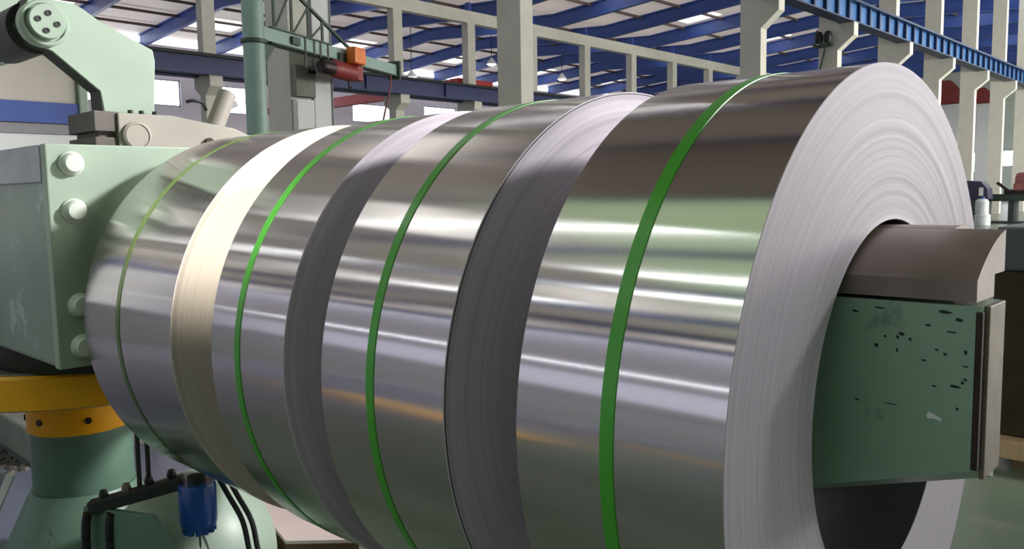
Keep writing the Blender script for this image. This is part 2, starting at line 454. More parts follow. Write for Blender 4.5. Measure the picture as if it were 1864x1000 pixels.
# ---------------------------------------------------------------- columns with crane corbels
b = MB(); b.box(-0.70, 0.0, 0, 0.40, 0, 14.0); cm_s = b.mesh('shaft', m_conc)
b = MB(); b.prism([(0.0005, 6.62), (0.58, 7.10), (0.58, 7.56), (0.0005, 7.56)], 'Y', 0.0, 0.40); cm_c = b.mesh('corbel', m_conc)
def column(name, ms, mc, loc):
    o = bpy.data.objects.new(name, None); C.objects.link(o); o.location = loc
    inst('shaft', ms, o); inst('corbel', mc, o)
    return o
XF = -12.32
names = {-3: (7.77, 'pale concrete column just behind the green jib crane mast'),
         -2: (13.51, 'broad pale concrete column standing alone above the third coil'),
         0: (24.63, 'first corbelled concrete column right of the lone broad column, above the strap of the nearest coil'),
         1: (30.63, 'second corbelled concrete column, the one with the twin lamp bracket'),
         2: (36.63, 'third corbelled concrete column, its foot hidden by the crown of the nearest coil'),
         3: (42.63, 'fourth corbelled concrete column, just right of the crown of the nearest coil'),
         4: (48.63, 'fifth corbelled concrete column, beside the left bright end window'),
         5: (54.63, 'sixth corbelled concrete column, beside the right bright end window')}
for n, (y, lb) in names.items():
    o = column('concrete_column', cm_s, cm_c, (XF, y, 0)); tag(o, lb, 'column', 'corbelled columns carrying the blue crane girder')
for n in range(6, 11):
    o = column('concrete_column', cm_s, cm_c, (XF, 18.63 + 6 * (n - 5) + 36, 0)); tag(o, 'far corbelled concrete column beyond the sixth one', 'column', 'corbelled columns carrying the blue crane girder')
# blue crane girder on the corbels, with web stiffeners
g = thing('crane_girder', 'bright blue crane girder with upright stiffeners resting on the column corbels', 'girder', (XF + 0.31, 24.0, 7.565))
b = MB()
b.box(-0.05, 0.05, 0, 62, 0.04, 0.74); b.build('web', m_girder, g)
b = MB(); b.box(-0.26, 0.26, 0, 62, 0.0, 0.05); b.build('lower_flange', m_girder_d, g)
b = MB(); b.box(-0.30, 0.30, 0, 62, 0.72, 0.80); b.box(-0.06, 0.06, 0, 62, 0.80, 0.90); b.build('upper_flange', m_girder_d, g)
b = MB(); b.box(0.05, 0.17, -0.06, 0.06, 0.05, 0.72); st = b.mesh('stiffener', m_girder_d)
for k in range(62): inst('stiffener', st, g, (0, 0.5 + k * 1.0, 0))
# row of slimmer columns two bays away, with their runway girder and eaves beam
yb = [20.0, 26.0, 31.75, 37.75, 43.75, 49.75, 55.75, 61.75, 67.75, 73.75, 79.75]
b = MB(); b.box(-0.55, 0.0, -0.33, 0.33, 0, 12.449); c2s = b.mesh('shaft', m_conc)
b = MB(); b.prism([(0.0005, 6.6), (0.5, 7.0), (0.5, 7.5), (0.0005, 7.5)], 'Y', -0.33, 0.33); c2c = b.mesh('corbel', m_conc)
ordn = ['first', 'second', 'third', 'fourth', 'fifth', 'sixth', 'seventh', 'eighth', 'ninth', 'tenth', 'eleventh']
for i, y in enumerate(yb):
    o = column('slim_column', c2s, c2c, (XB, y, 0))
    tag(o, 'slim distant concrete column under the long grey eaves beam, %s from the jib crane mast' % ordn[i], 'column', 'distant columns in the second row')
b = MB(); b.box(XB - 0.5, XB - 0.02, 10, 98, 12.45, 13.2); tag(b.build('trim_3', m_conc), kind='structure')
b = MB()
for y in yb: b.box(XB - 0.45, XB - 0.1, y - 0.12, y + 0.12, 13.2, 13.75)
tag(b.build('trim_4', m_rafter), kind='structure')
g = thing('runway_girder', 'dark navy crane runway girder crossing behind the lone broad column', 'girder', (XB + 0.31, 8, 7.505))
b = MB(); b.box(-0.06, 0.06, 0, 76, 0.04, 0.86); b.build('web', m_runway, g)
b = MB(); b.box(-0.28, 0.28, 0, 76, 0, 0.06); b.build('lower_flange', m_runway, g)
b = MB(); b.box(-0.3, 0.3, 0, 76, 0.86, 0.95); b.box(-0.06, 0.06, 0, 76, 0.95, 1.05); b.build('upper_flange', m_dark, g)
b = MB(); b.box(0.06, 0.2, -0.03, 0.03, 0.06, 0.86); st2 = b.mesh('stiffener', m_runway)
for k in range(13): inst('stiffener', st2, g, (0, 3 + k * 6.0, 0))
b = MB(); b.prism([(-0.5505, 6.6), (-1.1, 7.0), (-1.1, 7.5), (-0.5505, 7.5)], 'Y', -0.33, 0.33); c2d = b.mesh('corbel', m_conc)
for q in [x for x in C.objects if x.name.startswith('slim_column')]: inst('corbel', c2d, q)
g2 = thing('runway_girder', 'second navy runway girder hidden behind the dark one, carrying the red crane', 'girder', (XB - 0.86, 8, 7.505))
for ch in list(g.children):
    q = ch.copy(); C.objects.link(q); q.parent = g2
# red overhead crane beyond that runway
g = thing('overhead_crane', 'red overhead crane bridge behind the navy runway girder', 'crane', (-50, 39, 8.56))
b = MB(); b.box(-13.5, 9.9, -0.3, 0.3, 0.05, 0.75); b.build('bridge_girder', m_red, g)
b = MB(); b.box(9.55, 10.4, -1.6, 1.6, 0.0, 0.55, 0.03); b.build('end_truck', m_red, g)
b = MB(); b.box(-13.7, -13.0, -1.6, 1.6, 0.0, 0.55, 0.03); b.build('end_truck', m_red, g)
b = MB(); b.box(-1.2, 0.8, -0.6, 0.6, 0.75, 1.4, 0.05); b.build('trolley', m_redd, g)
# pendant lamps in the far bay
lb = MB(); lb.lathe([(0.06, 0.55), (0.12, 0.45), (0.42, 0.05), (0.45, 0.0), (0.40, 0.02), (0.0, 0.08)], 'Z', n=16)
lsh = lb.mesh('lamp_shade', m_white)
lb = MB(); lb.lathe([(0, 0.03), (0.3, 0.02), (0.34, -0.04), (0.2, -0.12), (0, -0.14)], 'Z', n=16); lbl = lb.mesh('bulb', m_lampglow)
for (x, y, z, t) in [(-48, 58.06, 11.7, 'just right of the lone broad column, beside a slim column'), (-48, 76.3, 12.2, 'low beside the fourth slim column right of the broad column'), (-48, 49.1, 12.1, 'just left of the lone broad column'), (-48, 40.6, 10.3, 'just above the navy girder beside the jib tip')]:
    o = thing('pendant_lamp', 'small lit pendant lamp ' + t, 'lamp', (x, y, z), 'pendant lamps in the far bay')
    inst('lamp_shade', lsh, o); inst('bulb', lbl, o); lb = MB(); lb.box(-0.02, 0.02, -0.02, 0.02, 0.5, 14.97 - z); lb.build('hanger', m_dark, o)

# twin lamp bracket on the second corbelled column
g = thing('twin_lamp_bracket', 'dark bracket with two oval lamps on the second corbelled column', 'bracket', (-12.9, 30.6, 6.8))
b = MB(); b.box(-0.25, 0.42, -0.14, 0.03, -0.02, 0.08); b.build('shelf', m_jib_d, g)
b = MB(); b.bar((-0.2, -0.1, 0.05), (-0.12, -0.1, 0.62), 0.05, 0.05); b.bar((0.2, -0.1, 0.0), (-0.02, -0.1, -0.9), 0.05, 0.05); b.build('strut', m_jib_d, g)
for x in (-0.02, 0.32):
    b = MB(); b.lathe([(0, 0.0), (0.10, 0.02), (0.14, 0.12), (0.15, 0.3), (0.10, 0.42), (0, 0.45)], 'Z', (x, -0.22, 0.08), 16); b.build('lamp_head', m_black, g)

# ---------------------------------------------------------------- end wall pilasters with red heads, machines far right
for (x0, x1, z0, z1, t) in [(-28.6, -26.7, 10.6, 13.1, 'left of the fifth corbelled column'), (-24.9, -23.6, 10.4, 12.0, 'right of the fifth corbelled column')]:
    o = thing('end_pilaster', 'pale pilaster with a red hooded head, ' + t, 'pilaster', (x0, 99.6, 0), 'red headed pilasters')
    b = MB(); b.box(0, x1 - x0, -0.3, 0.35, 0, z0 - 0.05); b.build('shaft', m_white, o)
    b = MB(); w_ = x1 - x0; b.prism([(0, z0), (w_, z0), (w_, z0 + (z1 - z0) * 0.62), (w_ * 0.55, z1), (0.12, z1)], 'Y', -0.6, 0.35); b.build('red_head', m_hood, o)

o = thing('rolling_machine', 'dark green machine frame with posts far right behind the coil', 'machine', (-9.15, 41, 0))
b = MB(); b.box(-0.55, 2.6, -0.5, 0.5, 0.95, 1.25, 0.02); b.build('bed', m_machine, o)
for x in (-0.7, 0.35, 1.1, 1.9):
    b = MB(); b.box(x, x + 0.22, -0.45, 0.45, 0.05, 0.95); b.build('leg', m_machine, o)
b = MB(); b.box(-0.85, 2.7, -0.6, 0.6, 0.0, 0.08); b.build('base_plate', m_machine, o)
b = MB(); b.box(0.15, 1.35, -0.4, 0.4, 1.25, 1.45, 0.02); b.build('slide', m_brown_d, o)
b = MB(); b.lathe([(0, -0.4), (0.38, -0.4), (0.42, -0.3), (0.42, 0.3), (0.38, 0.4), (0, 0.4)], 'X', (0.95, 0, 1.75), 20); b.box(0.5, 1.4, -0.45, 0.45, 1.4, 1.7, 0.03); b.build('red_motor', m_machine_r, o)
b = MB(); b.box(1.5, 2.1, -0.4, 0.4, 1.25, 1.7, 0.03); b.build('gearbox', m_machine_r, o)
b = MB(); b.bar((-0.1, -0.45, 1.75), (0.4, -0.45, 1.35), 0.12, 0.12); b.build('lever', m_brown_d, o)
o = thing('navy_machine_cover', 'navy hooded machine cover right beside the rim of the nearest coil', 'machine', (-9.75, 39.6, 0))
b = MB(); b.prism([(-0.35, 1.05), (0.5, 1.05), (0.45, 1.5), (0.2, 1.8), (-0.35, 1.85)], 'Y', -0.4, 0.4, 0.02); b.build('hood', m_navy, o)
b = MB(); b.box(-0.3, 0.35, -0.35, 0.35, 0.0, 1.05); b.build('stand', m_machine, o)
b = MB(); b.box(0.14, 0.3, -0.43, -0.405, 1.2, 1.55); b.build('pale_plate', m_white, o)
for (x, z0, h, r, t) in [(-9.25, 0.0, 0.42, 0.3, 'lower white drum standing on the floor under the far machine'), ]:
    o = thing('drum', t, 'drum', (x, 38.4, z0))
    b = MB(); b.lathe([(0, 0), (r, 0), (r, h * 0.3), (r * 1.03, h * 0.33), (r, h * 0.36), (r, h), (r * 0.9, h + 0.02), (0, h + 0.02)], 'Z', n=24); b.build('shell', m_drum, o)
    b = MB(); b.lathe([(0, h + 0.021), (r * 0.8, h + 0.021), (r * 0.8, h + 0.05), (0, h + 0.05)], 'Z', n=24); b.build('lid', m_white, o)
o = thing('canister', 'pale blue canister standing on top of the white drum', 'canister', (-9.28, 38.4, 0.475))
b = MB(); b.lathe([(0, 0), (0.24, 0), (0.25, 0.05), (0.25, 0.5), (0.17, 0.6), (0, 0.62)], 'Z', n=24); b.build('body', m_drum, o)
b = MB(); b.lathe([(0, 0.615), (0.09, 0.615), (0.09, 0.68), (0, 0.68)], 'Z', n=16); b.build('cap', m_blue, o)

# rusty box on timbers, behind the end of the mandrel
o = thing('steel_box', 'dark rusty steel box with a slate lid standing on timbers right of the mandrel', 'box', (-1.12, 5.36, 0.0))
b = MB(); b.box(-0.1, 1.3, 0.0, 0.9, 0.16, 1.12, 0.01)
b.build('body', m_rust, o)
b = MB(); b.box(-0.09, 1.34, -0.02, 0.94, 1.12, 1.37, 0.015); b.build('lid', m_slate, o)
for (dy, t) in ((-0.10, 'pale sawn timber under the front edge of the rusty steel box'), (0.66, 'pale sawn timber under the back edge of the rusty steel box')):
    q = thing('timber', t, 'timber', (-1.25, 5.36 + dy, 0.0), 'timbers under the rusty box')
    b = MB(); b.box(0, 1.7, 0, 0.14, 0.05, 0.158, 0.006); b.build('beam', m_wood, q)
    for x in (0.18, 0.9, 1.45):
        b = MB(); b.box(x, x + 0.12, 0.01, 0.13, 0.0, 0.05); b.build('block', m_wood_d, q)

# ---------------------------------------------------------------- jib crane, hoist, wall boxes
o = thing('jib_crane', 'pale green jib crane mast with a long lattice boom reaching right', 'crane', (-11.09, 6.42, 0))
b = MB(); b.lathe([(0, 0), (0.3, 0), (0.3, 0.04), (0.155, 0.05), (0.155, 6.4), (0, 6.4)], 'Z', n=28); b.build('mast', m_jib, o)
b = MB(); b.lathe([(0.156, 3.82), (0.19, 3.83), (0.19, 3.88), (0.156, 3.89)], 'Z', n=28); b.build('collar', m_jib_d, o)
b = MB(); b.lathe([(0.156, 5.06), (0.19, 5.06), (0.19, 5.16), (0.156, 5.16)], 'Z', n=28); b.build('collar', m_jib_d, o)
b = MB()
b.prism([(0.14, 3.45), (0.48, 3.86), (0.14, 3.86)], 'Y', -0.02, 0.02)
bd = Vector((-1.62, 3.85, 0)).normalized()
R2 = Matrix.Rotation(math.atan2(bd.y, bd.x), 3, 'Z')
for v in b.bm.verts: v.co = R2 @ v.co
b.build('bracket', m_jib_d, o)
A = Vector((0, 0, 4.0)); L = 4.25
b = MB(); b.bar(A + bd * 0.12, A + bd * L, 0.14, 0.20, bev=0.008); b.build('boom', m_jib, o)
b = MB(); b.bar(A + bd * 0.3 + Vector((0, 0, 0.11)), A + bd * 1.9 + Vector((0, 0, 0.11)), 0.2, 0.02); b.bar(A + bd * 0.3 - Vector((0, 0, 0.11)), A + bd * L - Vector((0, 0, 0.11)), 0.2, 0.02); b.build('boom_flange', m_jib_d, o)
b = MB(); b.bar(A + bd * L - bd * 0.02, A + bd * L + bd * 0.04, 0.26, 0.34); b.build('end_stop', m_jib_d, o)
b = MB()
top = Vector((0, 0, 5.12))
b.bar(top + bd * 0.15, A + bd * 2.8 + Vector((0, 0, 0.1)), 0.045, 0.045); b.build('tie_bar', m_jib_d, o)
for t in (0.5, 0.95, 1.4, 1.8):
    b = MB(); zt = 5.12 + (4.1 - 5.12) * t / 2.8; b.bar(A + bd * t + Vector((0, 0, 0.1)), Vector((bd.x * t, bd.y * t, zt)), 0.035, 0.035)
    b.build('post', m_jib_d, o)
b = MB()
for t in (0.5, 0.95, 1.4): 
    zt = 5.12 + (4.1 - 5.12) * (t + .45) / 2.8
    b.bar(A + bd * t + Vector((0, 0, 0.1)), Vector((bd.x * (t + .45), bd.y * (t + .45), zt)), 0.025, 0.025)
b.build('diagonal', m_jib_d, o)
for t in (1.25, 1.5, 1.68, 1.9):
    b = MB(); b.bar(A + bd * t + Vector((0.09, -0.03, 0.10)), A + bd * t + Vector((0.09, -0.03, -0.14 - (0.22 if t < 1.3 else 0))), 0.03, 0.03); b.build('cable_hook', m_black, o)
b = MB(); b.box(-0.1, 0.1, -0.05, 0.05, -0.06, 0.06, 0.01)
for v in b.bm.verts: v.co = A + bd * 0.95 + Vector((0.09, -0.02, 0.0)) + R2 @ v.co
b.build('terminal_box', m_jib_d, o)
hp = Vector((-11.09, 6.42, 4.0)) + bd * 2.35
h = thing('electric_hoist', 'orange electric hoist with dark red motor hanging from the jib boom', 'hoist', tuple(hp))
def hl(b):
    for v in b.bm.verts: v.co = R2 @ v.co
    return b
b = MB(); b.box(-0.02, 0.34, -0.3, -0.115, -0.14, 0.14, 0.03); hl(b).build('control_cover', m_orange, h)
b = MB(); b.lathe([(0, -0.36), (0.12, -0.36), (0.15, -0.3), (0.15, 0.3), (0, 0.3)], 'X', (-0.1, -0.08, -0.275), 20); hl(b).build('drum', m_redd, h)
b = MB(); b.lathe([(0, -0.7), (0.09, -0.7), (0.125, -0.64), (0.125, -0.34), (0, -0.34)], 'X', (-0.06, -0.08, -0.275), 20); hl(b).build('motor', m_brown_d, h)
b = MB(); b.box(0.205, 0.4, -0.2, 0.06, -0.40, -0.14, 0.02); hl(b).build('gearbox', m_redd, h)
b = MB(); b.box(-0.22, 0.16, -0.112, -0.102, -0.16, 0.02); b.box(-0.22, 0.16, 0.102, 0.112, -0.16, 0.02); b.box(-0.22, 0.16, -0.112, 0.112, -0.17, -0.135); hl(b).build('trolley', m_dark, h)
b = MB(); b.tube([(0.1, -0.08, -0.42), (0.1, -0.08, -0.50), (0.14, -0.08, -0.55), (0.18, -0.08, -0.51)], 0.018); hl(b).build('hook', m_dark, h)
o = thing('pendant_control', 'thin red control cable hanging from the tip of the jib boom', 'cable', (-12.62, 10.15, 3.88))
b = MB(); b.tube([(0, 0, 0), (0.02, -0.02, -0.2), (-0.14, -0.08, -0.8), (-0.2, -0.1, -1.1)], 0.02); b.build('cable', m_machine_r, o)
b = MB(); b.box(-0.25, -0.15, -0.14, -0.06, -1.32, -1.08, 0.01); b.build('handset', m_dark, o)

o = thing('switch_box', 'grey switch box with two dark gauges on the column behind the jib crane', 'box', (-12.3, 7.8, 3.28))
b = MB(); b.box(-0.02, 0.12, 0.0, 0.38, 0, 0.52, 0.01); b.build('case', m_stone, o)
for y in (0.27, 0.35):
    b = MB(); b.lathe([(0, 0.121), (0.035, 0.121), (0.035, 0.14), (0, 0.14)], 'X', (0, y, 0.42), 16); b.build('gauge', m_black, o)
o = thing('wall_cabinet', 'pale wall cabinet below the grey switch box behind the jib crane', 'cabinet', (-12.315, 7.8, 1.9))
b = MB(); b.box(0, 0.1, 0.0, 0.36, 0, 1.34, 0.01); b.build('case', m_white, o)
b = MB(); b.box(0.1, 0.115, 0.02, 0.34, 0.03, 1.31, 0.004); b.build('door', m_white, o)
o = thing('white_panel', 'tall white panel beside the column behind the jib crane', 'panel', (-12.42, 8.22, 0))
b = MB(); b.box(0, 0.12, 0, 0.38, 0, 6.0, 0.01); b.build('board', m_white, o)
b = MB(); b.box(0.12, 0.14, -0.02, 0.0, 0, 6.0); b.box(0.12, 0.14, 0.36, 0.38, 0, 6.0); b.build('edge_strip', m_gstripe, o)

# ---------------------------------------------------------------- control cabin, far left
o = thing('control_cabin', 'cream control cabin with blue and grey bands behind the press arm', 'cabin', (-6.0, 2.2, 0))
b = MB(); b.box(-2.2, 0.0, -3.0, -0.06, 2.245, 2.56, 0.01); b.build('cream_panel', m_cream, o)
b = MB(); b.box(-2.2, 0.015, -3.0, -0.02, 2.11, 2.245); b.build('blue_band', m_bstripe, o)
b = MB(); b.box(-2.2, 0.0, -3.0, -0.03, 2.04, 2.11); b.build('grey_band', m_gstripe, o)
b = MB(); b.box(-2.2, -0.01, -3.0, -0.03, 1.25, 2.04); b.build('white_base', m_white, o)
b = MB(); b.box(-2.1, -0.35, -0.62, -0.06, 0.22, 1.25, 0.01); b.build('stand', m_green_d, o)
b = MB(); b.box(-2.2, 0.03, -0.06, 0.0, 2.16, 2.60, 0.01); b.build('corner_post', m_green, o)
b = MB(); b.box(-2.25, 0.04, -3.05, -0.06, 2.56, 2.60); b.build('roof_edge', m_beam, o)

# ---------------------------------------------------------------- press arm over the recoiler head
PA = thing('press_arm', 'pale green swing arm with bolted pivot hub above the recoiler head', 'arm', (-2.85, 0.92, 2.13))
b = Local()
pts = [(0.88, 2.215), (1.0, 2.213), (1.03, 2.2), (1.08, 2.168), (1.246, 2.096), (1.252, 2.06), (1.24, 1.882), (1.078, 1.882), (1.074, 1.95), (0.936, 2.063), (0.88, 2.075), (0.852, 2.13)]
b.prism(pts, 'X', -2.812, -2.80, 0.003); b.build('arm_plate', m_green, PA)
b = Local(); b.prism(pts, 'X', -2.90, -2.8125); b.build('arm_web', m_olive, PA)
b = Local(); b.lathe([(0, -2.80), (0.066, -2.80), (0.069, -2.79), (0.069, -2.755), (0.064, -2.75), (0.058, -2.75), (0.056, -2.757), (0, -2.757)], 'X', (0, 0.905, 2.132), 40); b.build('hub', m_green, PA)
b = Local(); b.lathe([(0, -2.757), (0.050, -2.757), (0.052, -2.753), (0.052, -2.735), (0.049, -2.731), (0, -2.731)], 'X', (0, 0.905, 2.134), 40); cap = b.build('hub_cap', m_green, PA)
for (y, z) in [(0.908, 2.158), (0.879, 2.138), (0.931, 2.128), (0.900, 2.106)]:
    b = Local(); b.lathe([(0, -2.731), (0.0085, -2.731), (0.0085, -2.727), (0.005, -2.727), (0.005, -2.729), (0, -2.729)], 'X', (0, y, z), 12); b.build('bolt', m_dark, PA)
b = Local(); b.lathe([(0, -3.16), (0.078, -3.16), (0.080, -3.14), (0.080, -2.88), (0, -2.88)], 'X', (0, 0.915, 2.138), 40); b.build('barrel', m_dark, PA)
b = Local(); b.prism([(0.80, 2.28), (1.0, 2.28), (1.12, 2.2), (1.0, 2.12), (0.9, 2.105), (0.80, 2.11)], 'X', -3.26, -3.16, 0.004); b.build('rear_plate', m_green, PA)
b = Local(); b.lathe([(0, -3.34), (0.075, -3.34), (0.075, -3.26), (0, -3.26)], 'X', (0, 0.93, 2.15), 32); b.build('rear_hub', m_green, PA)

BM = thing('cross_beam', 'stone grey cross beam with a round boss lying on the recoiler head', 'beam', (-2.85, 1.3, 1.768))
b = Local(); b.prism([(1.10, 1.768), (1.62, 1.768), (1.62, 1.80), (1.50, 1.846), (1.34, 1.868), (1.28, 1.878), (1.10, 1.878)], 'X', -2.98, -2.75, 0.004); b.build('beam_body', m_beam, BM)
b = Local(); b.box(-2.985, -2.76, 1.03, 1.098, 1.768, 1.80, 0.003); b.box(-2.985, -2.76, 1.03, 1.098, 1.818, 1.882, 0.003); b.box(-2.97, -2.78, 1.05, 1.098, 1.80, 1.818); b.build('end_clamp', m_clamp, BM)
b = Local(); b.lathe([(0, -2.75), (0.046, -2.75), (0.046, -2.74), (0.038, -2.735), (0.036, -2.738), (0, -2.738)], 'X', (0, 1.155, 1.806), 32); b.build('boss', m_beam, BM)
for y in (1.148, 1.184, 1.228):
    b = Local(); b.lathe([(0, 1.8775), (0.009, 1.8775), (0.009, 1.89), (0, 1.89)], 'Z', (-2.77, y, 0), 8); b.build('bolt', m_dark, BM)
b = Local(); b.lathe([(0, -2.75), (0.014, -2.75), (0.014, -2.735), (0, -2.735)], 'X', (0, 1.40, 1.795), 12); b.build('plug', m_brown_d, BM)
HC = thing('hydraulic_cylinder', 'short grey tilted hydraulic cylinder standing on the cross beam', 'cylinder', (-2.92, 1.47, 1.868))
a0 = Vector((-2.9, 1.50, 1.852)); a1 = Vector((-2.9, 1.56, 1.985))
b = Local(); b.cyl(a0, a1, 0.033, 24); b.build('barrel', m_beam, HC)
b = Local(); b.cyl(a1, a1 + (a1 - a0) * 0.04, 0.028, 24); b.build('end_cap', m_gstripe, HC)
b = Local(); b.cyl(a0 + (a1 - a0) * 0.66 + Vector((0, 0.03, 0)), a0 + (a1 - a0) * 0.66 + Vector((0, 0.055, 0.012)), 0.010, 12); b.build('port', m_gstripe, HC)
b = Local(); b.tube([(-2.9, 1.475, 1.92), (-2.89, 1.455, 1.945), (-2.89, 1.42, 1.95), (-2.9, 1.40, 1.945)], 0.006); b.build('hose', m_black, HC)

# ---------------------------------------------------------------- recoiler head with face plate
HD = thing('recoiler_head', 'grey green recoiler head with bolted pale green face plate beside the coils', 'machine', (-3.1, 1.44, 1.1))
b = Local(); b.box(-3.6, -2.672, 0.846, 2.03, 1.10, 1.765, 0.012); b.build('gear_case', m_grey_green, HD)
b = Local(); b.box(-3.6, -2.675, 0.838, 0.846, 1.655, 1.765, 0.003); b.build('cover_strip', mat('lilac_grey_cover', (178, 178, 190), 0.45, 0, 0.14, 9), HD)
b = Local(); b.prism([(0.84, 1.10), (2.05, 1.10), (2.05, 1.766), (0.84, 1.766)], 'X', -2.672, -2.63, 0.004); b.build('face_plate', m_green, HD)
for z in (1.709, 1.57, 1.288, 1.164):
    b = Local(); b.lathe([(0, -2.63), (0.036, -2.63), (0.036, -2.624), (0.031, -2.62), (0.029, -2.605), (0.024, -2.60), (0, -2.598)], 'X', (0, 0.908, z), 24); b.build('bolt', m_boltm, HD)
b = Local(); b.lathe([(0, 0.9895), (0.50, 0.9895), (0.52, 1.02), (0.52, 1.099), (0, 1.099)], 'Z', (-3.46, 1.38, 0), 48); b.build('turning_neck', m_dark, HD)
b = Local(); b.lathe([(0, -2.63), (0.20, -2.63), (0.20, -1.26), (0, -1.26)], 'X', (0, 1.4448, 1.2384), 48); b.build('shaft', m_dark, HD)

PD = thing('pedestal', 'green cylindrical pedestal with a broad yellow flange under the recoiler head', 'pedestal', (-3.79, 1.28, 0))
b = MB(); b.lathe([(0, 0.845), (0.52, 0.845), (0.60, 0.85), (0.62, 0.86), (0.62, 0.972), (0.61, 0.982), (0, 0.982)], 'Z', (0.1, 0.04, 0), 72); b.build('yellow_flange', m_yellow, PD)
b = MB(); b.lathe([(0, 0.9825), (0.60, 0.9825), (0.595, 0.989), (0, 0.989)], 'Z', (0.1, 0.04, 0), 72); b.build('greasy_top', mat('greasy_grey_brown', (92, 86, 72), 0.5, 0, 0.25, 6), PD)
b = MB(); b.lathe([(0, 0.63), (0.204, 0.63), (0.207, 0.64), (0.207, 0.844), (0, 0.844)], 'Z', n=48); b.build('yellow_collar', m_yellow, PD)
for t in (-1.15, -0.2, -1.9):
    b = MB(); d = Vector((math.cos(t), math.sin(t), 0)); b.cyl(d * 0.2 + Vector((0, 0, 0.69)), d * 0.212 + Vector((0, 0, 0.69)), 0.014, 12); b.build('set_screw', m_brown_d, PD)
b = MB(); b.lathe([(0, 0.37), (0.196, 0.37), (0.2, 0.38), (0.2, 0.629), (0, 0.629)], 'Z', n=48); b.build('column_shell', m_green_d, PD)
b = MB(); b.lathe([(0, 0.0), (0.37, 0.0), (0.37, 0.03), (0.215, 0.36), (0.21, 0.37), (0, 0.37)], 'Z', n=48); b.build('flared_base', m_green_d, PD)
o = thing('guard_rail', 'thin pale sloping rail beside the flared pedestal base', 'rail', (-4.1, 1.05, 0))
b = Local(); b.bar((-4.06, 1.07, 0.40), (-4.2, 0.95, 0.03), 0.02, 0.03); b.build('rail', m_white, o)
b = Local(); b.bar((-4.09, 1.045, 0.40), (-4.23, 0.925, 0.03), 0.012, 0.02); b.build('grey_strip', m_gstripe, o)  # second, grey bar alongside the pale rail
b = Local(); b.box(-4.28, -4.16, 0.90, 0.99, 0.0, 0.03); b.build('foot', m_white, o)
o = thing('plinth', 'low grey concrete plinth on the floor left of the pedestal', 'plinth', (-6.6, 1.56, 0))
b = MB(); b.box(-2.0, 1.2, 0.0, 0.75, 0, 0.215, 0.02); b.build('block', m_stone, o)
o2 = tag(MB().build('gravel', m_stone), 'strip of dark pebbles along the foot of the grey plinth', 'gravel', kind='stuff')
b = MB()
for k in range(160):
    x, y = -6.9 + random.random() * 1.5, 1.41 + random.random() * 0.11
    r = 0.01 + random.random() * 0.018
    b.lathe([(0, 0), (r, 0.004), (r * 0.8, r * 0.8), (0, r)], 'Z', (x, y, 0.0), 6)
o2.data = b.mesh('gravel', m_clamp)

# ---------------------------------------------------------------- below the coils, left
o = thing('gear_housing', 'pale green domed gear housing on the floor beneath the left coil', 'housing', (-3.03, 1.40, 0))
b = MB(); pr = [(0, 0.0), (0.31, 0.0), (0.31, 0.22)] + [(0.31 * math.cos(t), 0.22 + 0.33 * math.sin(t)) for t in [k * PI / 20 for k in range(1, 10)]] + [(0, 0.55)]
b.lathe(pr, 'Z', n=56); b.build('dome', m_green, o)
b = MB(); b.lathe([(0.311, 0.02), (0.33, 0.02), (0.33, 0.06), (0.311, 0.06)], 'Z', n=56); b.build('foot_ring', m_green_d, o)
o = thing('shade_plate', 'dark green pointed plate shaped as the shadow on the domed gear housing', 'plate', (-2.9, 1.0, 0))  # the housing's shadowed part, built as a dark plate
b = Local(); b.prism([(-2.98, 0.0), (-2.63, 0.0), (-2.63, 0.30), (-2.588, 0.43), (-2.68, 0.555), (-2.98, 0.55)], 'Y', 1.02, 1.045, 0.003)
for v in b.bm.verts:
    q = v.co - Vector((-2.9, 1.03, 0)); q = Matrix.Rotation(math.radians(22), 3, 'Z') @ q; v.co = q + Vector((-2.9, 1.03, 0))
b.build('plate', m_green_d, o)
o = thing('hose_manifold', 'black hydraulic manifold with two thick hoses hanging to the floor', 'manifold', (-2.86, 1.12, 0))
b = Local(); b.bar((-2.93, 1.00, 0.556), (-2.735, 1.24, 0.628), 0.05, 0.045, bev=0.006); b.build('block', m_dark, o)
for (x, y, z) in ((-2.915, 0.985, 0.545), (-2.855, 1.04, 0.545)):
    b = Local(); b.tube([(x, y, z), (x - 0.006, y - 0.008, z - 0.08), (x - 0.004, y - 0.006, 0.25), (x, y, 0.0)], 0.015, 12); b.build('hose', m_black, o)
for (x, y) in ((-2.845, 1.135), (-2.815, 1.155)):
    b = Local(); b.cyl((x, y, 0.61), (x - 0.02, y + 0.01, 1.1), 0.008, 10); b.build('pipe', m_dark, o)
for k in range(4):
    p = Vector((-2.90, 1.035, 0.585)).lerp(Vector((-2.76, 1.21, 0.642)), k / 3)
    b = Local(); b.lathe([(0, 0), (0.014, 0), (0.016, 0.012), (0.011, 0.03), (0, 0.03)], 'Z', p, 6); b.build('fitting', m_tan if k == 1 else m_black, o)
o = thing('filter_canister', 'blue cylindrical filter canister hanging below the left coil', 'canister', (-2.70, 1.27, 0.45))
b = MB(); b.lathe([(0, 0.02), (0.050, 0.015), (0.060, 0.03), (0.0625, 0.05), (0.0625, 0.165), (0.058, 0.175), (0, 0.175)], 'Z', n=32); b.build('body', m_blue, o)
b = MB()
for k in range(12):
    t = 2 * PI * k / 12; d = Vector((math.cos(t), math.sin(t), 0)); b.cyl(d * 0.047 + Vector((0, 0, 0.002)), d * 0.047 + Vector((0, 0, 0.022)), 0.010, 8)
b.build('ribbed_rim', m_blue, o)
b = MB(); b.lathe([(0, 0.175), (0.03, 0.175), (0.03, 0.20), (0.012, 0.205), (0, 0.205)], 'Z', n=20); b.build('neck', m_dark, o)
